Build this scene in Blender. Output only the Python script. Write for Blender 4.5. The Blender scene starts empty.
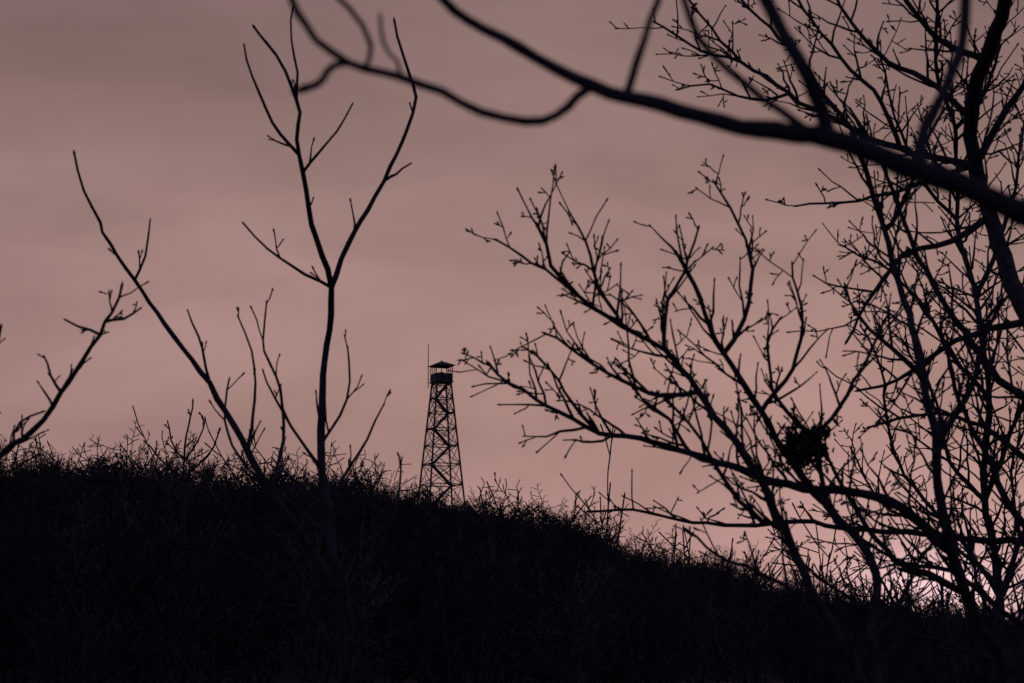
import bpy, math, random
import numpy as np
from mathutils import Vector, Matrix

scene = bpy.context.scene
scene.view_settings.view_transform = 'Standard'
scene.view_settings.look = 'None'
scene.view_settings.exposure = 0

# ------------------------------------------------------------------ camera
LENS = 85.0
K = 36.0 / LENS / 1024.0
PITCH = math.atan((700 - 341.5) * K)
cam_d = bpy.data.cameras.new("camera")
cam = bpy.data.objects.new("camera", cam_d)
scene.collection.objects.link(cam)
cam_d.lens = LENS
cam_d.sensor_width = 36
cam_d.clip_start = 0.1
cam_d.clip_end = 20000
cam.location = (0, 0, 0)
cam.rotation_euler = (math.radians(90) + PITCH, 0, 0)
cam_d.dof.use_dof = True
cam_d.dof.focus_distance = 42.0
cam_d.dof.aperture_fstop = 5.6
scene.camera = cam
CP, SP = math.cos(PITCH), math.sin(PITCH)

def W(px, py, d):
    """survey measurement (bearing, elevation, distance) -> metres"""
    u = (px - 512) * K
    v = (341.5 - py) * K
    y = CP - v * SP
    z = SP + v * CP
    s = d / y
    return Vector((u * s, d, z * s))

# ------------------------------------------------------------------ materials
def mat_noise(name, c1, c2, scale, rough=0.9, bump=0.3, bscale=None, stretch=(1, 1, 1), metallic=0.0, perinst=False):
    m = bpy.data.materials.new(name)
    m.use_nodes = True
    nt = m.node_tree
    b = nt.nodes["Principled BSDF"]
    b.inputs["Roughness"].default_value = rough
    b.inputs["Metallic"].default_value = metallic
    b.inputs["Specular IOR Level"].default_value = 0.12
    tc = nt.nodes.new("ShaderNodeTexCoord")
    mp = nt.nodes.new("ShaderNodeMapping")
    mp.inputs["Scale"].default_value = stretch
    n = nt.nodes.new("ShaderNodeTexNoise")
    n.inputs["Scale"].default_value = scale
    n.inputs["Detail"].default_value = 5
    r = nt.nodes.new("ShaderNodeValToRGB")
    r.color_ramp.elements[0].position = 0.35
    r.color_ramp.elements[1].position = 0.68
    r.color_ramp.elements[0].color = (*c1, 1)
    r.color_ramp.elements[1].color = (*c2, 1)
    nt.links.new(tc.outputs["Object"], mp.inputs[0])
    nt.links.new(mp.outputs[0], n.inputs["Vector"])
    if perinst:
        oi = nt.nodes.new("ShaderNodeObjectInfo")
        r.color_ramp.elements[0].position = 0.75
        r.color_ramp.elements[1].position = 1.0
        nt.links.new(oi.outputs["Random"], r.inputs[0])
    else:
        nt.links.new(n.outputs["Fac"], r.inputs[0])
    nt.links.new(r.outputs[0], b.inputs["Base Color"])
    if bump > 0:
        n2 = nt.nodes.new("ShaderNodeTexNoise")
        n2.inputs["Scale"].default_value = bscale or scale * 2
        n2.inputs["Detail"].default_value = 6
        bp = nt.nodes.new("ShaderNodeBump")
        bp.inputs["Strength"].default_value = bump
        bp.inputs["Distance"].default_value = 0.02
        nt.links.new(mp.outputs[0], n2.inputs["Vector"])
        nt.links.new(n2.outputs["Fac"], bp.inputs["Height"])
        nt.links.new(bp.outputs[0], b.inputs["Normal"])
    return m

M_BARK = mat_noise("dark_bark", (0.022, 0.019, 0.026), (0.062, 0.053, 0.062), 14, stretch=(1, 1, 0.3))
M_BARK2 = mat_noise("wood_distant", (0.024, 0.022, 0.028), (0.095, 0.082, 0.095), 1.2, bump=0, perinst=True)
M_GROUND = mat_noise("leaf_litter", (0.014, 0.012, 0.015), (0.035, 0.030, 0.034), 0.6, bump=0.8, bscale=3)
M_STEEL = mat_noise("weathered_steel", (0.05, 0.048, 0.055), (0.10, 0.09, 0.095), 2.0, rough=0.7, bump=0.1)
M_CAB = mat_noise("painted_cab_panel", (0.05, 0.045, 0.05), (0.08, 0.07, 0.075), 3.0, rough=0.7, bump=0.1)
M_LEAF = mat_noise("dead_leaves", (0.03, 0.022, 0.02), (0.08, 0.055, 0.045), 20, bump=0)

# ------------------------------------------------------------------ tube mesher
class MB:
    def __init__(self):
        self.v = []; self.f = []; self.n = 0
    def tube(self, pts, rad, sides=5):
        P = np.array([tuple(p) for p in pts], float)
        R = np.array(rad, float)
        T = np.gradient(P, axis=0)
        T /= (np.linalg.norm(T, axis=1)[:, None] + 1e-12)
        ref = np.array([0.31, 0.9, 0.28]) if abs(T[0][1]) < 0.8 else np.array([1.0, 0.1, 0.2])
        a = ref - T[0] * ref.dot(T[0]); a /= np.linalg.norm(a)
        ang = np.arange(sides) * 2 * math.pi / sides
        ca, sa = np.cos(ang)[:, None], np.sin(ang)[:, None]
        base = self.n
        N = len(P)
        for i in range(N):
            t = T[i]
            a = a - t * a.dot(t); a /= (math.sqrt(a.dot(a)) + 1e-12)
            b = np.array((t[1] * a[2] - t[2] * a[1], t[2] * a[0] - t[0] * a[2], t[0] * a[1] - t[1] * a[0]))
            self.v.append(P[i] + R[i] * (ca * a + sa * b))
        self.n += N * sides
        for i in range(N - 1):
            o = base + i * sides
            for j in range(sides):
                k = (j + 1) % sides
                self.f.append((o + j, o + k, o + sides + k, o + sides + j))
        o = base + (N - 1) * sides
        self.f.append(tuple(o + j for j in range(sides)))
        self.f.append(tuple(base + j for j in reversed(range(sides))))
    def obj(self, name, mat, link=True):
        me = bpy.data.meshes.new(name)
        me.from_pydata(np.concatenate(self.v).tolist(), [], self.f)
        me.materials.append(mat)
        me.polygons.foreach_set("use_smooth", [True] * len(me.polygons))
        me.update()
        o = bpy.data.objects.new(name, me)
        if link:
            scene.collection.objects.link(o)
        return o

def rdir(rng):
    return Vector((rng.gauss(0, 1), rng.gauss(0, 1), rng.gauss(0, 1))).normalized()

def grow(mb, p, d, L, r, lvl, rng, Q):
    n = max(3, int(L / Q['seg']))
    step = L / n
    pts = [p.copy()]; rad = [r]
    rmin = Q['rmin']
    kids = []
    sgn = rng.choice((-1, 1))
    side = d.cross(rdir(rng)).normalized()
    for i in range(n):
        d = (d + rdir(rng) * Q['wob'] + side * sgn * Q['zig'] + Vector((0, 0, 1)) * Q['up']).normalized()
        sgn = -sgn
        p = p + d * step * rng.uniform(0.75, 1.25)
        pts.append(p.copy())
        t = (i + 1) / n
        rr = max(rmin, r * (1 - 0.6 * t))
        rad.append(rr * rng.uniform(0.92, 1.28))
        if lvl < Q['max'] and i < n - 1 or (lvl < Q['max'] and rng.random() < 0.3):
            if rng.random() < Q['prob'] and (t > Q.get('bare', 0.0)):
                kids.append((p.copy(), d.copy(), t, rr, sgn))
    if Q['bud'] > 0:
        rl = rad[-1]
        pts += [p + d * rl * 1.5, p + d * rl * 4.0, p + d * rl * 6.5]
        rad += [rl * Q['bud'], rl * Q['bud'] * 0.9, rl * 0.25]
    mb.tube(pts, rad, Q['sides'] if lvl > 0 else Q['sides'] + 1)
    for (kp, kd, t, kr, sg) in kids:
        ax = (side * sg + rdir(rng) * 0.7)
        ax = (ax - kd * ax.dot(kd)).normalized()
        a = math.radians(rng.uniform(*Q['ang']))
        nd = (kd * math.cos(a) + ax * math.sin(a)).normalized()
        grow(mb, kp, nd, L * rng.uniform(*Q.get('kl', (0.3, 0.68))) * (1.1 - 0.5 * t), max(rmin, kr * 0.72), lvl + 1, rng, Q)

def catmull(pts, step):
    out = []
    n = len(pts)
    for i in range(n - 1):
        p0 = pts[max(0, i - 1)]; p1 = pts[i]; p2 = pts[i + 1]; p3 = pts[min(n - 1, i + 2)]
        L = math.hypot(p2[0] - p1[0], p2[1] - p1[1])
        m = max(2, int(L / step))
        for j in range(m):
            t = j / m
            out.append(tuple(0.5 * ((2 * p1[c]) + (-p0[c] + p2[c]) * t + (2 * p0[c] - 5 * p1[c] + 4 * p2[c] - p3[c]) * t * t
                                    + (-p0[c] + 3 * p1[c] - 3 * p2[c] + p3[c]) * t ** 3) for c in (0, 1)))
    out.append(tuple(pts[-1]))
    return out

class Tree:
    def __init__(self, depth, seed, Q, step=13, wob=1.2, tw=1.0):
        self.mb = MB(); self.depth = depth; self.rng = random.Random(seed)
        self.s = []
        self.Q = Q; self.step = step; self.m = K * depth; self.wob = wob; self.tw = tw
    def limb(self, pts, r0, r1, lean=0.0, twigs=0.0, tl=(40, 90), sides=8, from_t=0.0, up=0.35):
        rng = self.rng
        twigs *= self.tw
        d0 = self.depth
        if self.s:
            q = min(self.s, key=lambda s: (s[0] - pts[0][0]) ** 2 + (s[1] - pts[0][1]) ** 2)
            if math.hypot(q[0] - pts[0][0], q[1] - pts[0][1]) < 45:
                pts = [(q[0], q[1])] + list(pts[1:]); d0 = q[2]
        C = catmull(pts, self.step)
        wx = wy = 0.0
        S = []
        N = len(C)
        arc = 0
        ph = rng.uniform(0, 6.28)
        for i, c in enumerate(C):
            if i > 0:
                arc += math.hypot(c[0] - C[i - 1][0], c[1] - C[i - 1][1]) * self.m
                wx = wx * 0.6 + rng.gauss(0, self.wob); wy = wy * 0.6 + rng.gauss(0, self.wob)
            t = i / (N - 1)
            d = d0 + lean * arc + 0.12 * arc * (math.sin(ph + arc * 1.7)) * (1 if lean else 0.2)
            S.append((c[0] + wx, c[1] + wy, d, (r0 + (r1 - r0) * t ** 0.8) * rng.uniform(0.93, 1.1)))
        self.s += S
        P = [W(a, b, d) for a, b, d, r in S]
        Rd = [r * self.m for *_, r in S]
        e = (P[-1] - P[-2]).normalized()
        P2 = P + [P[-1] + e * Rd[-1] * 2, P[-1] + e * Rd[-1] * 5]
        R2 = Rd + [Rd[-1] * 1.2, Rd[-1] * 0.3]
        self.mb.tube(P2, R2, sides)
        if twigs > 0:
            cnt = 0; az = rng.uniform(0, 6.28)
            for i in range(1, N):
                if i / N < from_t: continue
                seg = (P[i] - P[i - 1])
                cnt += seg.length / self.m / 100.0 * twigs
                while cnt > 0:
                    cnt -= rng.uniform(0.6, 1.4)
                    t = seg.normalized()
                    az += math.pi + rng.uniform(-0.9, 0.9)
                    x = t.cross(Vector((0, 1, 0.05))).normalized(); y = t.cross(x)
                    o = x * math.cos(az) + y * math.sin(az) * 0.8
                    a = math.radians(rng.uniform(35, 62))
                    dd = (t * math.cos(a) + o * math.sin(a) + Vector((0, 0, up))).normalized()
                    L = rng.uniform(*tl) * self.m * (1.0 - 0.35 * i / N)
                    if rng.random() < 0.3: L *= 0.4
                    grow(self.mb, P[i], dd, L, min(Rd[i] * 0.7, 1.5 * self.m), 0, rng, self.Q)
    def obj(self, name):
        return self.mb.obj(name, M_BARK)

# ------------------------------------------------------------------ terrain
CREST = 272.0
RX = [-3000, -800, 0, 60, 120, 200, 300, 400, 440, 480, 520, 560, 620, 700, 760, 850, 950, 1024, 1500, 4000]
RY = [520, 470, 480, 474, 473, 484, 489, 494, 502, 510, 521, 532, 554, 574, 585, 602, 618, 628, 650, 680]
def ridge_py(px):
    return float(np.interp(px, RX, RY))
def ground_z(x, y):
    px = 512 + x / CREST / K
    c = (700 - ridge_py(px)) * K * CREST - 4.2
    n = 0.5 * math.sin(x * 0.07 + y * 0.031) + 0.35 * math.sin(x * 0.17 - y * 0.11 + 1.3)
    if y <= 0:
        return -1.7 + 0.1 * n + max(y, -400) * 0.01
    if y <= CREST:
        t = y / CREST
        return -1.7 + (c + 1.7) * t ** 1.6 + n * min(1, t * 2.5)
    e = math.exp(-((y - CREST) / 260.0) ** 2)
    return (c + n) * e - 30 * (1 - e)

def build_ground():
    xs = sorted(set([round(s * v, 3) for s in (-1, 1) for v in
        list(np.arange(0, 40, 1.5)) + list(np.arange(40, 260, 4)) + list(np.arange(260, 900, 40)) + [1000, 1500, 2500, 5000, 9000]]))
    ys = [-9000, -3000, -1000, -400, -150, -60, -25, -10] + list(np.arange(0, 60, 1.5)) + list(np.arange(60, 360, 4)) + list(np.arange(360, 900, 40)) + [1200, 2000, 4000, 9000]
    v = [(x, y, ground_z(x, y)) for y in ys for x in xs]
    nx = len(xs)
    f = [(j * nx + i, j * nx + i + 1, (j + 1) * nx + i + 1, (j + 1) * nx + i) for j in range(len(ys) - 1) for i in range(nx - 1)]
    me = bpy.data.meshes.new("hillside_ground")
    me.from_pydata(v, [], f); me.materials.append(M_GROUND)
    me.polygons.foreach_set("use_smooth", [True] * len(me.polygons)); me.update()
    o = bpy.data.objects.new("hillside_ground", me); scene.collection.objects.link(o)
build_ground()

# ------------------------------------------------------------------ distant forest (instanced)
def proto(seed, kind):
    rng = random.Random(seed)
    mb = MB()
    Q = dict(seg=0.045, rmin=0.0028, wob=0.26, zig=0.18, up=0.03, max=3, prob=0.50, bud=0, sides=3, ang=(30, 70), bare=0.15, kl=(.38, .8))
    if kind == 'scrub':
        # small crooked trees: two or three leaders with wide, forking, twiggy heads
        Q = dict(seg=0.035, rmin=0.0034, wob=0.22, zig=0.20, up=0.03, max=2, prob=0.60, bud=0, sides=3, ang=(35, 75), bare=0.45, kl=(.16, .46))
        for i in range(rng.randint(3, 5)):
            a = rng.uniform(0, 6.28); e = rng.uniform(1.05, 1.5)
            d = Vector((math.cos(a) * math.cos(e), math.sin(a) * math.cos(e), math.sin(e)))
            b = Vector((rng.gauss(0, .06), rng.gauss(0, .06), -0.1))
            grow(mb, b, d, rng.uniform(0.9, 1.2), 0.0085, 0, rng, Q)
    else:
        h = 0.66 if kind == 'tree' else 0.42
        pts = [Vector((0, 0, -0.15))]; rad = [0.014]
        x = y = 0
        for i in range(8):
            x += rng.gauss(0, 0.014); y += rng.gauss(0, 0.014)
            pts.append(Vector((x, y, h * (i + 1) / 8))); rad.append(0.0125 - 0.0011 * i)
        mb.tube(pts, rad, 5)
        for i in range(15):
            j = rng.randint(3, 8) if kind == 'tree' else rng.randint(1, 8)
            a = i * 2.4 + rng.uniform(-.5, .5); e = rng.uniform(0.3, 1.1)
            if j == 8: e = rng.uniform(.8, 1.5)
            d = Vector((math.cos(a) * math.cos(e), math.sin(a) * math.cos(e), math.sin(e)))
            grow(mb, pts[j], d, rng.uniform(0.22, 0.36) * (1 if kind == 'tree' else 1.35), 0.0058, 0, rng, Q)
    return mb.obj("bare_tree_form", M_BARK2, link=False)

protos = bpy.data.collections.new("bare_tree_forms")
protolist = [proto(100 + i, 'tree') for i in range(5)] + [proto(200 + i, 'bush') for i in range(4)] + [proto(300 + i, 'scrub') for i in range(7)]
for i, o in enumerate(protolist):
    o.name = "bare_tree_form_%02d" % i
    protos.objects.link(o)

rng = random.Random(5)
pts = []; scl = []; idx = []
def lump(px):
    return 5 * math.sin(px * 0.045 + 1) + 4 * math.sin(px * 0.11 + 2.2) + 3 * math.sin(px * 0.27)
def try_add(x, y, extra=0.0, scrub=False):
    z = ground_z(x, y)
    px = 512 + x / y / K
    top = (700 - ridge_py(px) + extra) * K
    allow = top * y - z
    if y > CREST * 0.86 and not scrub:
        h = rng.uniform(3.6, 6.0) + 0.08 * lump(px) + min(1.0, max(0, (250 - px)) * 0.004)
        if rng.random() < 0.12: h *= 1.25
        if 385 < px < 520 and y < CREST + 8: h = min(h, rng.uniform(3.2, 4.7))
    elif scrub:
        h = allow
    else:
        h = min(allow * rng.uniform(0.75, 1.03), 7.5)
    h = max(h, 0.45)
    pts.append((x, y, z - 0.05)); scl.append(h)
    idx.append(rng.randint(9, 15) if scrub else rng.randint(0, 8))
for _ in range(4200):
    u = rng.random()
    y = 34 + (330 - 34) * u ** 0.8
    half = y * 0.30 + 8
    try_add(rng.uniform(-half, half), y)
for _ in range(2300):      # crest line
    y = rng.uniform(CREST - 30, CREST + 45)
    try_add(rng.uniform(-95, 95), y)
for _ in range(420):      # taller scrub up the slope and along the crest
    y = rng.uniform(100, 265)
    x = rng.uniform(-.26, .26) * y
    px = 512 + x / y / K
    g3 = abs(rng.gauss(0, 1))
    if 405 < px < 478: ex = rng.uniform(-12, 0)
    elif px < 250: ex = min(36, 4 + 12 * g3)
    elif px < 405: ex = min(32, 2 + 10 * g3)
    else: ex = min(34, 0 + 11 * g3)
    try_add(x, y, ex, True)
for _ in range(1300):      # wider wood on both flanks
    y = rng.uniform(40, 360); x = rng.choice((-1, 1)) * rng.uniform(y * .3, y * .3 + 120)
    try_add(x, y)
me = bpy.data.meshes.new("distant_forest")
me.from_pydata(pts, [], [])
me.attributes.new("h", 'FLOAT', 'POINT').data.foreach_set("value", scl)
me.attributes.new("form", 'INT', 'POINT').data.foreach_set("value", idx)
forest = bpy.data.objects.new("distant_forest", me)
scene.collection.objects.link(forest)
ng = bpy.data.node_groups.new("scatter_trees", 'GeometryNodeTree')
ng.interface.new_socket("Geometry", in_out='INPUT', socket_type='NodeSocketGeometry')
ng.interface.new_socket("Geometry", in_out='OUTPUT', socket_type='NodeSocketGeometry')
gi = ng.nodes.new("NodeGroupInput"); go = ng.nodes.new("NodeGroupOutput")
m2p = ng.nodes.new("GeometryNodeMeshToPoints")
ci = ng.nodes.new("GeometryNodeCollectionInfo")
ci.inputs["Collection"].default_value = protos
ci.inputs["Separate Children"].default_value = True
ci.inputs["Reset Children"].default_value = True
iop = ng.nodes.new("GeometryNodeInstanceOnPoints")
iop.inputs["Pick Instance"].default_value = True
ni = ng.nodes.new("GeometryNodeInputNamedAttribute"); ni.data_type = 'INT'
ni.inputs["Name"].default_value = "form"
rv = ng.nodes.new("FunctionNodeRandomValue"); rv.data_type = 'FLOAT_VECTOR'
rv.inputs[0].default_value = (-0.10, -0.10, 0); rv.inputs[1].default_value = (0.10, 0.10, 6.283)
na = ng.nodes.new("GeometryNodeInputNamedAttribute"); na.data_type = 'FLOAT'
na.inputs["Name"].default_value = "h"
L = ng.links.new
def en(node): return [o for o in node.outputs if o.enabled and o.name == 'Attribute'][0]
L(gi.outputs[0], m2p.inputs[0]); L(m2p.outputs[0], iop.inputs["Points"])
L(ci.outputs[0], iop.inputs["Instance"]); L(en(ni), iop.inputs["Instance Index"])
L(rv.outputs[0], iop.inputs["Rotation"]); L(en(na), iop.inputs["Scale"])
L(iop.outputs[0], go.inputs[0])
md = forest.modifiers.new("scatter", 'NODES'); md.node_group = ng

# ------------------------------------------------------------------ lookout tower
def build_tower():
    D = CREST - 2
    top = W(441.5, 383, D)
    root = bpy.data.objects.new("fire_lookout_tower", None)
    scene.collection.objects.link(root)
    root.location = top
    root.rotation_euler = (0, 0, math.radians(21))
    def part(name, mb, mat):
        o = mb.obj(name, mat); o.parent = root
        for p in o.data.polygons: p.use_smooth = False
        return o
    def beam(mb, a, b, r, sides=4):
        mb.tube([Vector(a), (Vector(a) + Vector(b)) / 2, Vector(b)], [r, r, r], sides)
    gz = ground_z(top.x, D) - top.z
    hw = lambda z: 0.84 - z * 0.090          # half width at local z (negative down)
    lv = [-0.15, -1.75, -3.4, -5.2, -7.1, -9.2, -11.5, -14.0, gz - 0.4]
    cs = [(-1, -1), (1, -1), (1, 1), (-1, 1)]
    legs = MB(); gir = MB(); br = MB()
    for cx, cy in cs:
        beam(legs, (cx * hw(0), cy * hw(0), 0), (cx * hw(lv[-1]), cy * hw(lv[-1]), lv[-1]), 0.105)
    for i, z in enumerate(lv[:-1]):
        h = hw(z); z2 = lv[i + 1]; h2 = hw(z2)
        for j in range(4):
            a = cs[j]; b = cs[(j + 1) % 4]
            beam(gir, (a[0] * h, a[1] * h, z), (b[0] * h, b[1] * h, z), 0.062)
            beam(br, (a[0] * h, a[1] * h, z), (b[0] * h2, b[1] * h2, z2), 0.05)
            beam(br, (b[0] * h, b[1] * h, z), (a[0] * h2, a[1] * h2, z2), 0.05)
    part("legs", legs, M_STEEL); part("girts", gir, M_STEEL); part("cross_braces", br, M_STEEL)
    st = MB(); rl = MB()
    for i in range(len(lv) - 1):
        z1 = lv[i + 1]; z2 = lv[i]
        s = 1 if i % 2 == 0 else -1
        w = hw(z1) * 0.62
        for dy in (-0.27, 0.27):
            beam(st, (-s * w, dy, z1), (s * w, dy, z2), 0.10)
            beam(rl, (-s * w, dy, z1 + 0.9), (s * w, dy, z2 + 0.9), 0.028)
        n = 9
        for q in range(n):
            t = (q + 0.5) / n
            x = -s * w + 2 * s * w * t; z = z1 + (z2 - z1) * t
            st.tube([Vector((x, -.27, z)), Vector((x, 0, z)), Vector((x, .27, z))], [0.095] * 3, 4)
        lx = s * w
        for q in range(5):
            beam(st, (lx + s * 0.08 * q, -0.5, z2), (lx + s * 0.08 * q, 0.5, z2), 0.045)
    part("stairs", st, M_STEEL); part("handrails", rl, M_STEEL)
    def box(bm_v, bm_f, x0, x1, y0, y1, z0, z1):
        o = len(bm_v)
        bm_v += [(x0, y0, z0), (x1, y0, z0), (x1, y1, z0), (x0, y1, z0), (x0, y0, z1), (x1, y0, z1), (x1, y1, z1), (x0, y1, z1)]
        bm_f += [tuple(o + i for i in f) for f in ((0, 3, 2, 1), (4, 5, 6, 7), (0, 1, 5, 4), (1, 2, 6, 5), (2, 3, 7, 6), (3, 0, 4, 7))]
    def meshpart(name, v, f, mat, bevel=0.01):
        me = bpy.data.meshes.new(name); me.from_pydata(v, [], f); me.materials.append(mat); me.update()
        o = bpy.data.objects.new(name, me); scene.collection.objects.link(o); o.parent = root
        if bevel:
            b = o.modifiers.new("b", 'BEVEL'); b.width = bevel; b.segments = 1
        return o
    c = 1.0
    v, f = [], []
    box(v, f, -c - .07, c + .07, -c - .07, c + .07, 0.0, 0.12)
    meshpart("cab_floor", v, f, M_STEEL)
    v, f = [], []
    box(v, f, -c, c, -c, -c + .06, .123, 1.02); box(v, f, -c, c, c - .06, c, .123, 1.02)
    box(v, f, -c, -c + .06, -c + .063, c - .063, .123, 1.02); box(v, f, c - .06, c, -c + .063, c - .063, .123, 1.02)
    meshpart("cab_walls", v, f, M_CAB)
    v, f = [], []
    for a in (-c + .04, -c * .33, c * .33, c - .04):
        for b in (-c + .04, c - .04):
            w = .045 if abs(a) > .5 * c else .025
            box(v, f, a - w, a + w, b - .035, b + .035, 1.023, 1.80)
            if abs(a) < .5 * c:
                box(v, f, b - .035, b + .035, a - w, a + w, 1.023, 1.80)
    meshpart("window_posts", v, f, M_CAB, 0)
    v, f = [], []
    box(v, f, -c - .02, c + .02, -c - .02, c + .02, 1.803, 1.90)
    meshpart("eave_plate", v, f, M_CAB)
    r = 1.24
    v = [(-r, -r, 1.903), (r, -r, 1.903), (r, r, 1.903), (-r, r, 1.903), (-r, -r, 1.96), (r, -r, 1.96), (r, r, 1.96), (-r, r, 1.96),
         (-.12, -.12, 2.45), (.12, -.12, 2.45), (.12, .12, 2.45), (-.12, .12, 2.45), ]
    f = [(3, 2, 1, 0), (0, 1, 5, 4), (1, 2, 6, 5), (2, 3, 7, 6), (3, 0, 4, 7), (4, 5, 9, 8), (5, 6, 10, 9), (6, 7, 11, 10), (7, 4, 8, 11), (8, 9, 10, 11)]
    meshpart("hip_roof", v, f, M_CAB, 0)
    mb = MB(); beam(mb, (0, 0, 2.45), (0, 0, 2.6), 0.06, 8); part("roof_finial", mb, M_STEEL)
    mb = MB(); beam(mb, (0, 0, .12), (0, 0, 1.15), 0.07, 8); mb.tube([Vector((0, 0, 1.15)), Vector((0, 0, 1.18)), Vector((0, 0, 1.22))], [.3, .3, .28], 12)
    part("fire_finder_stand", mb, M_STEEL)
    inv = Matrix.Rotation(-math.radians(21), 4, 'Z')
    a = inv @ Vector((-1.5, 0.1, 0))
    mb = MB()
    mb.tube([Vector((a.x, a.y, -0.6)), Vector((a.x, a.y, 1.6)), Vector((a.x, a.y, 3.1)), Vector((a.x, a.y, 4.5))], [.055, .055, .05, .045], 6)
    beam(mb, (a.x, a.y, 0.4), (-c + .02, a.y * .6, 0.4), .03); beam(mb, (a.x, a.y, 0.05), (-c + .02, a.y * .6, 0.05), .03)
    part("antenna_mast", mb, M_STEEL)
build_tower()

# ------------------------------------------------------------------ mid/near trees
def QQ(m, **k):
    q = dict(seg=12 * m, rmin=0.62 * m, wob=0.17, zig=0.17, up=0.045, max=2, prob=0.48, bud=1.5, sides=5, ang=(38, 78), kl=(.16, .6))
    q.update(k); return q

m14 = K * 14
t = Tree(14.0, 11, QQ(m14), tw=1.9)
t.limb([(905, 985), (900, 850), (885, 740), (872, 640), (874, 575), (850, 530), (825, 500), (790, 462), (760, 410), (725, 352), (700, 300), (680, 262)], 9, 2.0, 0.02, 3.2, (55, 120), from_t=.4)
t.limb([(888, 760), (845, 650), (812, 590), (785, 530), (760, 480), (725, 430), (700, 390), (665, 350), (620, 325), (580, 295), (550, 265), (535, 230)], 7, 1.6, -0.15, 3.4, (50, 110), from_t=.3)
t.limb([(700, 390), (660, 395), (620, 380), (570, 350), (545, 335)], 2.8, 1.2, -0.3, 3.5, (40, 85))
t.limb([(620, 325), (600, 290), (590, 255), (568, 212)], 2.4, 1.1, 0.3, 3, (35, 65))
t.limb([(580, 295), (545, 270), (520, 258), (496, 242)], 2.0, 1.1, 0.2, 3, (25, 50))
t.limb([(725, 352), (742, 320), (752, 270), (737, 225), (714, 188)], 2.8, 1.1, 0.3, 3, (35, 70))
t.limb([(760, 410), (792, 368), (803, 320), (790, 268)], 2.8, 1.1, -0.3, 3, (40, 80))
t.limb([(790, 462), (830, 420), (862, 370), (885, 315)], 3, 1.2, 0.3, 3.2, (40, 90))
t.limb([(665, 350), (668, 300), (690, 262), (698, 228)], 2.6, 1.1, 0.3, 3, (35, 65))
t.limb([(785, 530), (740, 500), (700, 440), (668, 400)], 3.0, 1.2, -0.3, 3, (40, 80))
t.limb([(825, 500), (810, 440), (780, 400), (770, 360), (778, 320)], 3.0, 1.2, 0.3, 3, (40, 80))
t.limb([(845, 650), (800, 600), (760, 570), (720, 555), (690, 530)], 3.0, 1.2, 0.3, 2.8, (40, 80))
t.limb([(872, 640), (905, 590), (925, 550), (955, 520)], 3.0, 1.2, 0.3, 3, (40, 80))
t.obj("bare_oak_tree")

t = Tree(15.0, 23, QQ(K * 15), tw=1.9)
t.limb([(1060, 985), (1040, 850), (1010, 700), (990, 640), (965, 590), (945, 520), (938, 450), (925, 380), (905, 300), (885, 230), (865, 170), (852, 130)], 9, 2.4, 0.03, 3.2, (55, 125), from_t=.35)
t.limb([(952, 545), (900, 508), (850, 492), (790, 485), (740, 470), (690, 455), (640, 438), (600, 432), (560, 412), (522, 390), (492, 364)], 6, 1.5, -0.10, 3.8, (45, 105), from_t=.08)
t.limb([(690, 455), (670, 420), (640, 400), (622, 372)], 2.2, 1.1, .3, 3, (30, 60))
t.limb([(600, 432), (572, 404), (550, 370), (528, 350)], 2.2, 1.1, -.3, 3, (30, 55))
t.limb([(938, 450), (965, 400), (985, 340), (1010, 290)], 4.5, 1.4, .3, 3.2, (50, 100))
t.limb([(925, 380), (890, 350), (860, 320), (845, 290)], 3.4, 1.2, -.3, 3, (40, 80))
t.limb([(965, 590), (930, 575), (895, 560), (850, 500), (820, 440)], 4.5, 1.3, -.3, 3, (40, 90))
t.limb([(990, 640), (1010, 580), (1030, 520), (1060, 470)], 4.5, 1.8, .3, 3, (50, 100))
t.limb([(885, 230), (910, 190), (920, 150), (945, 110)], 3, 1.3, .3, 3, (40, 80))
t.obj("bare_oak_tree")

t = Tree(17.5, 37, QQ(K * 17.5), tw=1.85)
t.limb([(1120, 965), (1110, 800), (1090, 600), (1060, 420), (1030, 320), (1005, 270), (990, 215), (974, 165), (970, 120), (985, 60), (1005, 0), (1010, -90)], 15, 6.5, 0.02, 2.4, (60, 140), from_t=.3)
t.limb([(1090, 600), (1050, 548), (960, 538), (880, 530), (800, 522), (740, 525), (680, 516), (620, 510), (590, 512)], 4.5, 1.3, .1, 2.4, (35, 80), from_t=.15)
t.limb([(990, 215), (950, 240), (905, 252), (872, 290), (850, 340)], 4, 1.3, -.3, 3.2, (45, 100))
t.limb([(1060, 420), (1000, 380), (960, 330), (925, 270), (900, 210), (880, 160), (850, 110)], 5, 1.4, .2, 3.2, (45, 100))
t.limb([(970, 120), (930, 80), (890, 60), (850, 20), (830, -20)], 4, 1.5, .3, 3.2, (45, 100))
t.limb([(985, 60), (940, 40), (900, -10), (880, -60)], 4, 1.5, -.3, 3, (45, 100))
t.limb([(1030, 320), (985, 330), (940, 350), (900, 380), (860, 390)], 4.4, 1.3, .3, 3, (45, 90))
t.limb([(1090, 600), (1020, 520), (985, 450), (960, 400), (940, 330)], 5.4, 1.6, -.2, 3, (45, 100))
t.limb([(1075, 500), (1020, 450), (970, 420), (920, 415), (870, 425)], 4.4, 1.3, .3, 3, (45, 90))
t.limb([(974, 165), (900, 150), (850, 125), (790, 95), (740, 62), (690, 45), (655, 25)], 4, 1.2, .2, 3.2, (40, 95))
t.limb([(974, 165), (920, 185), (860, 200), (800, 205)], 3, 1.0, -.3, 2.6, (40, 80))
t.limb([(850, 125), (810, 70), (760, 20), (720, -20)], 2.8, 1.2, .3, 3, (40, 80))
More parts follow.
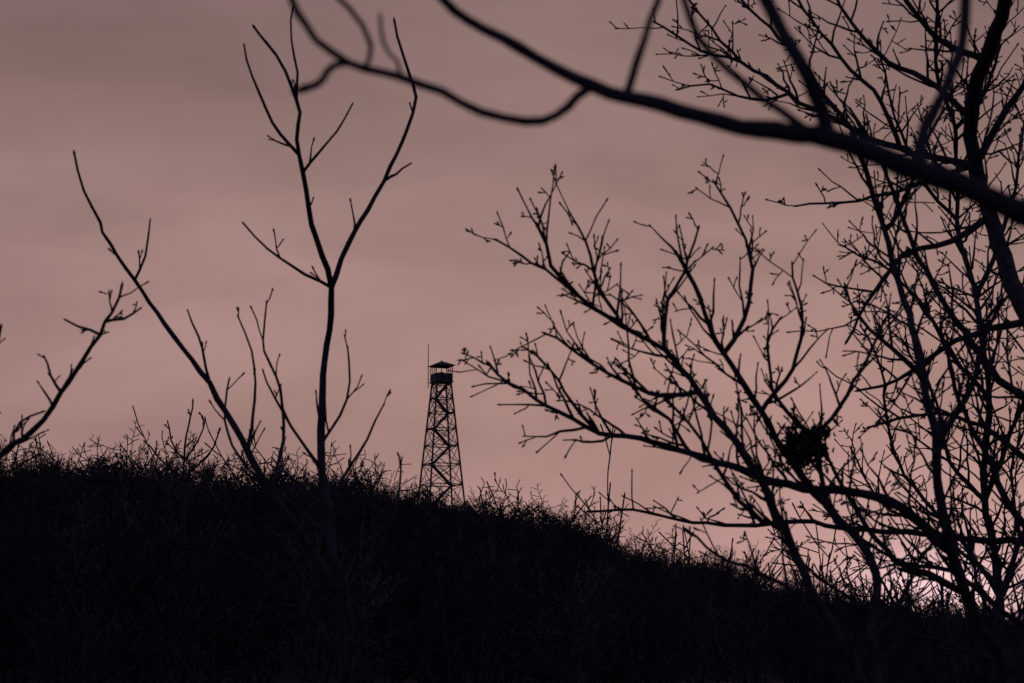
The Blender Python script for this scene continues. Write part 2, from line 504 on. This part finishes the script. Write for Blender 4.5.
t.limb([(790, 95), (750, 100), (710, 85), (680, 90)], 2.0, 1.0, .3, 3, (30, 60))
t.limb([(740, 62), (710, 30), (690, 0), (670, -30)], 2.0, 1.0, .3, 3, (30, 60))
t.limb([(900, 150), (880, 100), (840, 60), (800, 10), (790, -30)], 2.8, 1.2, -.3, 3, (40, 80))
t.limb([(1100, 700), (1040, 640), (990, 600), (950, 570), (900, 560), (860, 540)], 5, 1.4, -.2, 3.2, (45, 100))
t.limb([(1105, 750), (1050, 700), (1000, 660), (940, 640), (880, 620), (820, 600)], 4, 1.3, .2, 3, (40, 90))
t.limb([(974, 165), (1000, 120), (1030, 70), (1050, 0)], 5, 2, .3, 3, (45, 100))
t.obj("bare_oak_tree")

t = Tree(26.0, 47, QQ(K * 26, prob=0.5, seg=11 * K * 26, rmin=.52 * K * 26, bud=1.3), tw=2.5)
t.limb([(1000, 850), (1005, 700), (1000, 600), (985, 500), (990, 400), (975, 300), (960, 220), (955, 130), (935, 60), (940, -20)], 5.5, 1.6, 0.02, 3.4, (40, 100), from_t=.25)
t.limb([(1000, 600), (960, 540), (915, 490), (890, 440), (880, 370), (860, 330)], 3, 1, .3, 3.2, (35, 80))
t.limb([(985, 500), (1010, 430), (1035, 370), (1050, 280)], 3, 1, -.3, 3.2, (35, 80))
t.limb([(990, 400), (950, 350), (920, 300), (890, 270), (850, 250)], 3, 1, .3, 3.2, (35, 80))
t.limb([(975, 300), (1000, 240), (1020, 170), (1030, 90)], 3, 1, .3, 3.2, (35, 80))
t.limb([(960, 220), (920, 170), (890, 110), (880, 60)], 2.4, 1, -.3, 3.2, (35, 80))
t.limb([(955, 130), (985, 90), (1000, 30), (1010, -30)], 2.4, 1, .3, 3.2, (35, 80))
t.limb([(1005, 700), (950, 650), (900, 610), (870, 560), (850, 520)], 3, 1, .3, 3.2, (35, 80))
t.limb([(1000, 640), (1030, 600), (1060, 560)], 3, 1, .3, 3.2, (35, 80))
t.limb([(1000, 600), (1020, 540), (1012, 470), (1030, 420)], 3, 1, .3, 3.2, (35, 80))
t.limb([(985, 500), (950, 460), (935, 400), (905, 350)], 3, 1, .3, 3.2, (35, 80))
t.limb([(955, 590), (930, 530), (880, 500), (850, 450)], 2.2, 1, .3, 3.2, (35, 80))
t.limb([(950, 650), (900, 640), (850, 600), (800, 560), (780, 530)], 2.4, 1, .3, 3.2, (35, 75))
t.obj("bare_oak_tree")

# squirrel nest (dead leaves wedged in the branches)
def nest():
    rng = random.Random(3)
    c = W(806, 446, 14.1); v = []; f = []
    for i in range(620):
        d = rdir(rng); rr = 0.115 * rng.random() ** 0.33 * (1 + 0.35 * math.sin(d.x * 5 + 1) * math.cos(d.z * 4))
        if rng.random() < .08: rr *= 1.4
        p = c + Vector((d.x * rr * 1.2, d.y * rr, d.z * rr * 1.15))
        a = rdir(rng); b = a.cross(rdir(rng)).normalized(); s = rng.uniform(.015, .032)
        n = a.cross(b) * s * .3
        o = len(v)
        v += [p - a * s, p - a * s * .3 + b * s * .45 + n, p + a * s * .4 + b * s * .35 + n, p + a * s, p + a * s * .4 - b * s * .35 + n, p - a * s * .3 - b * s * .45 + n]
        f += [(o, o + 1, o + 2, o + 3), (o, o + 3, o + 4, o + 5)]
    me = bpy.data.meshes.new("squirrel_nest"); me.from_pydata([tuple(x) for x in v], [], f); me.materials.append(M_LEAF); me.update()
    o = bpy.data.objects.new("squirrel_nest", me); scene.collection.objects.link(o)
nest()

# --- slender sapling, left centre
m15 = K * 16
QS = QQ(m15, prob=0.25, max=1, wob=0.14, up=0.10, ang=(25, 48), zig=.13, kl=(.3, .68))
t = Tree(16.0, 51, QS, wob=0.9)
t.limb([(352, 940), (348, 800), (342, 680), (335, 570), (326, 490), (322, 430), (326, 360), (330, 287), (317, 240), (305, 190), (298, 140), (296, 100), (284, 72), (266, 45), (254, 27)], 9, 1.3, 0.02, 0.8, (25, 55), from_t=.45)
t.limb([(330, 287), (347, 245), (368, 208), (390, 168), (405, 130), (415, 98), (402, 55), (395, 25)], 3.4, 1.3, 0.15, 1.0, (22, 45), from_t=.2)
t.limb([(385, 180), (396, 172), (408, 163)], 1.6, 1.0, -.2, 0, (20, 40))
t.limb([(298, 150), (272, 122), (256, 90), (244, 48)], 2, 1.0, -.2, .6, (20, 40))
t.limb([(303, 165), (318, 150), (336, 130), (350, 106)], 1.8, .9, .2, .4, (20, 30))
t.limb([(322, 285), (292, 266), (266, 250), (244, 226)], 2, 1.0, -.2, 1.8, (20, 40))
t.limb([(296, 100), (296, 75), (289, 40), (292, 12)], 1.6, .9, .2, .5, (20, 30))
t.limb([(335, 590), (305, 540), (270, 490), (240, 440), (210, 385), (175, 335), (135, 280), (100, 225), (86, 190), (75, 155)], 5.0, 1.2, -.12, 0.5, (25, 50), from_t=.3)
t.limb([(135, 280), (146, 255), (152, 222)], 1.7, .9, .2, .6, (18, 30))
t.limb([(210, 385), (203, 350), (190, 312)], 1.8, .9, .3, 1, (20, 30))
t.limb([(245, 448), (255, 400), (252, 350), (240, 318)], 2.0, .9, .3, 2.0, (20, 40))
t.limb([(270, 490), (285, 440), (280, 390), (262, 340), (268, 305)], 2.4, .9, .3, 2.0, (25, 45))
t.limb([(324, 470), (300, 440), (275, 400), (262, 372)], 2.2, .9, -.3, 2.2, (20, 45))
t.limb([(328, 500), (350, 468), (368, 440), (382, 405)], 2.2, .9, .3, 2.4, (20, 45))
t.limb([(325, 450), (340, 415), (350, 380), (348, 350)], 1.8, .9, .3, 1.8, (20, 40))
t.limb([(332, 540), (290, 500), (250, 470), (225, 420), (228, 380)], 2.4, .9, .3, 2.4, (20, 45))
t.limb([(338, 600), (372, 560), (395, 510), (402, 462)], 2.4, .9, .3, 2.0, (20, 40))
t.limb([(342, 660), (300, 600), (250, 560), (215, 540)], 2.4, .9, .3, 1.5, (20, 40))
t.obj("bare_sapling")

# --- tree off the left edge
t = Tree(13.0, 61, QQ(K * 13, prob=0.5, max=1, up=0.05, kl=(.3, .68)), wob=1.4)
t.limb([(-190, 1010), (-180, 800), (-160, 640), (-120, 540), (-60, 485), (0, 452), (32, 428), (62, 392), (92, 345), (112, 308), (122, 285)], 11, 1.4, 0.02, 3.8, (22, 50), from_t=.6)
t.limb([(-180, 800), (-185, 500), (-170, 250), (-200, 0), (-180, -200)], 9, 3, 0.05, 2, (60, 120), from_t=.2)
t.limb([(62, 392), (50, 375), (44, 358)], 1.7, 1, .3, 3, (18, 30))
t.limb([(95, 340), (80, 330), (66, 322)], 1.7, 1, .3, 3, (15, 25))
t.limb([(100, 325), (122, 318), (140, 310)], 1.7, 1, .3, 2.5, (18, 30))
t.limb([(0, 452), (14, 444), (22, 420), (40, 412)], 2, 1, .3, 3, (20, 35))
t.limb([(-60, 485), (-20, 470), (10, 468), (40, 452)], 2, 1, -.3, 3, (20, 35))
t.limb([(-175, 480), (-110, 440), (-50, 400), (-14, 365), (-2, 330)], 4, 1.2, .1, 3, (22, 50))
t.obj("bare_maple_tree")

# --- small open-grown tree standing in the scrub
t = Tree(62.0, 81, QQ(K * 62, prob=0.42, max=1, up=0.12, bud=0, seg=9 * K * 62, rmin=.6 * K * 62, ang=(25, 50), kl=(.3, .6)), wob=.8, step=9)
t.limb([(186, 590), (186, 540), (185, 495), (184, 460), (186, 435), (190, 415), (192, 400)], 2.0, .8, 0.02, 3, (14, 30), from_t=.5)
t.limb([(185, 486), (170, 468), (156, 455), (145, 442)], 1.3, .7, .3, 6, (10, 24))
t.limb([(185, 480), (200, 462), (212, 446), (218, 430)], 1.3, .7, -.3, 6, (10, 24))
t.limb([(184, 460), (172, 440), (168, 424)], 1.1, .7, .3, 6, (10, 20))
t.limb([(184, 455), (198, 438), (204, 420)], 1.1, .7, -.3, 6, (10, 20))
t.obj("young_tree")

# --- overhanging limb close to the camera
t = Tree(4.0, 71, QQ(K * 4, prob=0.0, max=0), wob=1.0, step=16)
t.limb([(1590, 1760), (1570, 1200), (1540, 700), (1500, 420), (1480, 100), (1500, -400), (1480, -1000)], 55, 26, 0.02, 0, sides=14)
t.limb([(1500, 420), (1400, 345), (1280, 300), (1150, 255), (1024, 212), (975, 192), (920, 172), (865, 152), (830, 141), (780, 131), (720, 122), (660, 105), (610, 92), (560, 68), (520, 48), (470, 20), (430, -12), (380, -60)], 24, 3.6, 0.04, 0, sides=12)
t.limb([(590, 84), (578, 98), (555, 114), (525, 121), (480, 111), (440, 92), (400, 78), (350, 62), (318, 40), (296, 10), (285, -20)], 4.8, 3.6, -.2, 0, sides=10)
t.limb([(350, 62), (332, 65), (322, 80), (310, 88)], 3.6, 3.8, -.2, 0, sides=8)
t.limb([(360, 64), (372, 45), (350, 10), (330, -10)], 2.8, 2.6, .2, 0, sides=8)
t.limb([(832, 141), (822, 110), (800, 60), (775, 15), (755, -15), (720, -70)], 8.5, 6, .1, 0, sides=10)
t.limb([(628, 96), (636, 60), (650, 20), (662, -15)], 4.4, 3.6, .2, 0, sides=10)
t.limb([(912, 168), (925, 130), (945, 85), (962, 40), (966, -15)], 6.5, 5.5, .2, 0, sides=10)
t.limb([(812, 137), (780, 110), (745, 85), (700, 40), (680, -15)], 4.4, 3.6, .2, 0, sides=10)
t.limb([(400, 78), (398, 60), (385, 40), (380, 20)], 2.4, 1.8, -.2, 0, sides=8)
t.obj("overhanging_tree")

# --- free growing young trees & shrubs between
def shrub(name, px, d, top_py, stems, seed, spread=0.35, rpx=2.2, prob=.4):
    rng = random.Random(seed)
    mb = MB()
    x = (px - 512) * K * d
    z = ground_z(x, d); topz = W(px, top_py, d).z
    H = topz - z; m = K * d
    Q = QQ(m, prob=prob, max=2, up=.05, bud=1.2, sides=4, seg=14 * m, rmin=.6 * m, kl=(.22, .45), ang=(35, 75))
    for i in range(stems):
        a = rng.uniform(0, 6.28); s = rng.uniform(0, spread)
        dd = Vector((math.cos(a) * s, math.sin(a) * s, 1)).normalized()
        b = Vector((x + rng.gauss(0, .1 * spread * H * .5), d + rng.gauss(0, .1), z - .1))
        grow(mb, b, dd, H * rng.uniform(.75, 1.05), rpx * m * rng.uniform(.8, 1.1), 0, rng, dict(Q, bare=.3, wob=.09, zig=.06, seg=max(12 * m, H / 22)))
    mb.obj(name, M_BARK)
specs = [(112, 75, 446, 3, 2, .3, 1.4), (60, 85, 440, 3, 3, .3, 1.4), (228, 70, 435, 3, 4, .3, 1.4),
         (575, 30, 455, 3, 6, .30, 1.8), (500, 45, 485, 3, 7, .3, 1.4), (300, 40, 440, 3, 8, .25, 1.5),
         (270, 80, 450, 3, 31, .3, 1.3), (350, 90, 462, 3, 32, .3, 1.3), (25, 60, 440, 3, 33, .3, 1.3),
         (490, 90, 495, 3, 34, .3, 1.2), (540, 70, 505, 3, 35, .3, 1.3), (600, 60, 518, 3, 36, .3, 1.3), (670, 60, 540, 3, 37, .3, 1.3)]
for s in specs: shrub("young_tree", *s, prob=.5)
for s in [(720, 35, 535, 5, 9, .4, 1.6), (800, 30, 545, 6, 10, .45, 1.7), (880, 26, 550, 7, 12, .5, 1.8), (950, 28, 540, 7, 13, .5, 1.8),
          (1010, 24, 530, 7, 14, .5, 1.8), (640, 40, 540, 4, 15, .4, 1.5), (90, 22, 560, 5, 16, .4, 1.8), (470, 20, 590, 5, 17, .4, 1.8),
          (760, 45, 560, 6, 40, .45, 1.4), (840, 45, 565, 6, 41, .45, 1.4), (915, 45, 570, 6, 42, .45, 1.4), (980, 45, 570, 6, 43, .45, 1.4),
          (150, 25, 575, 4, 50, .5, 1.5), (600, 22, 600, 5, 51, .5, 1.5), (700, 20, 615, 5, 52, .5, 1.5), (380, 24, 560, 4, 53, .5, 1.5), (250, 18, 590, 5, 54, .5, 1.5)]:
    shrub("bare_shrub", *s, prob=.5)
shrub("bare_shrub", 20, 7, 545, 3, 18, .5, 3.0, .2)
shrub("bare_shrub", 200, 9, 640, 4, 19, .5, 2.5, .2)

# ------------------------------------------------------------------ sky
world = bpy.data.worlds.new("World"); scene.world = world
world.use_nodes = True
nt = world.node_tree; nt.nodes.clear()
out = nt.nodes.new("ShaderNodeOutputWorld")
def N(t, **k):
    n = nt.nodes.new(t)
    for a, b in k.items(): setattr(n, a, b)
    return n
def math_(op, a, b=None, c=None, clamp=False):
    n = N("ShaderNodeMath", operation=op); n.use_clamp = clamp
    for i, q in enumerate((a, b, c)):
        if q is None: continue
        if isinstance(q, (int, float)): n.inputs[i].default_value = q
        else: nt.links.new(q, n.inputs[i])
    return n.outputs[0]
tc = N("ShaderNodeTexCoord")
sep = N("ShaderNodeSeparateXYZ"); nt.links.new(tc.outputs["Generated"], sep.inputs[0])
X, Y, Z = sep.outputs
g = W(940, 592, 1.0).normalized()
SUN_AZ = math.atan2(g.x, g.y); SUN_EL = math.asin(g.z)
def srgb(r, g_, b):
    f = lambda c: ((c / 255 + .055) / 1.055) ** 2.4 if c > 10 else c / 255 / 12.92
    return (f(r), f(g_), f(b), 1)
el = math_('MULTIPLY', Z, 2.5, clamp=True)
ramp = N("ShaderNodeValToRGB"); nt.links.new(el, ramp.inputs[0])
cr = ramp.color_ramp
cr.elements[0].position = 0.0; cr.elements[0].color = srgb(175, 138, 138)
cr.elements[1].position = 1.0; cr.elements[1].color = srgb(104, 84, 85)
for p, c in ((0.14, srgb(173, 136, 134)), (0.3, srgb(168, 133, 129)), (0.5, srgb(155, 124, 120)), (0.7, srgb(134, 108, 106))):
    e = cr.elements.new(p); e.color = c
mp = N("ShaderNodeMapping"); mp.inputs["Scale"].default_value = (3.0, 3.0, 8.0); mp.inputs["Rotation"].default_value = (0.0, math.radians(-7), 0)
nt.links.new(tc.outputs["Generated"], mp.inputs[0])
no = N("ShaderNodeTexNoise"); no.inputs["Scale"].default_value = 2.0; no.inputs["Detail"].default_value = 7; no.inputs["Roughness"].default_value = .48
no.inputs["Distortion"].default_value = 0.35
nt.links.new(mp.outputs[0], no.inputs["Vector"])
cl = N("ShaderNodeMapRange"); cl.inputs[1].default_value = .3; cl.inputs[2].default_value = .7; cl.inputs[3].default_value = .76; cl.inputs[4].default_value = 1.17
nt.links.new(no.outputs["Fac"], cl.inputs[0])
az = N("ShaderNodeMapRange"); az.interpolation_type = 'SMOOTHSTEP'
az.inputs[1].default_value = -0.2; az.inputs[2].default_value = 0.9; az.inputs[3].default_value = 0; az.inputs[4].default_value = 1
nt.links.new(Y, az.inputs[0])
mx = N("ShaderNodeMix", data_type='RGBA'); nt.links.new(az.outputs[0], mx.inputs[0])
mx.inputs[6].default_value = (0.085, 0.087, 0.165, 1)
nt.links.new(ramp.outputs[0], mx.inputs[7])
mul = N("ShaderNodeVectorMath", operation='SCALE'); nt.links.new(mx.outputs[2], mul.inputs[0]); nt.links.new(cl.outputs[0], mul.inputs[3])
dx = math_('SUBTRACT', X, g.x); dz = math_('SUBTRACT', Z, g.z)
r2 = math_('ADD', math_('POWER', math_('MULTIPLY', math_('ABSOLUTE', dx), 1.0), 2.0), math_('POWER', math_('MULTIPLY', math_('ABSOLUTE', dz), 2.2), 2.0))
front = math_('GREATER_THAN', Y, 0.0)
gl1 = math_('MULTIPLY', math_('EXPONENT', math_('MULTIPLY', r2, -800.0)), front)
gl2 = math_('MULTIPLY', math_('EXPONENT', math_('MULTIPLY', r2, -60.0)), front)
def tint(fac, col):
    n = N("ShaderNodeVectorMath", operation='SCALE'); n.inputs[0].default_value = col; nt.links.new(fac, n.inputs[3]); return n.outputs[0]
def vadd(a, b):
    n = N("ShaderNodeVectorMath", operation='ADD'); nt.links.new(a, n.inputs[0]); nt.links.new(b, n.inputs[1]); return n.outputs[0]
tot = vadd(mul.outputs[0], tint(gl1, (0.50, 0.36, 0.41)))
tot = vadd(tot, tint(gl2, (0.06, 0.038, 0.05)))
bg = N("ShaderNodeBackground"); nt.links.new(tot, bg.inputs[0]); bg.inputs[1].default_value = 1.0
sky = N("ShaderNodeTexSky", sky_type='NISHITA'); sky.sun_disc = False
sky.sun_elevation = max(SUN_EL, math.radians(1)); sky.sun_rotation = SUN_AZ
bg2 = N("ShaderNodeBackground"); nt.links.new(sky.outputs[0], bg2.inputs[0]); bg2.inputs[1].default_value = 0.002
add = N("ShaderNodeAddShader"); nt.links.new(bg.outputs[0], add.inputs[0]); nt.links.new(bg2.outputs[0], add.inputs[1])
nt.links.new(add.outputs[0], out.inputs[0])

sd = bpy.data.lights.new("sun", 'SUN'); sd.energy = 0.15; sd.angle = math.radians(10); sd.color = (1, .78, .76)
so = bpy.data.objects.new("sun", sd); scene.collection.objects.link(so)
dv = Vector((math.sin(SUN_AZ), math.cos(SUN_AZ), math.tan(max(SUN_EL, math.radians(2)))))
so.rotation_euler = dv.to_track_quat('Z', 'Y').to_euler()
print("faces", sum(len(m.polygons) for m in bpy.data.meshes))
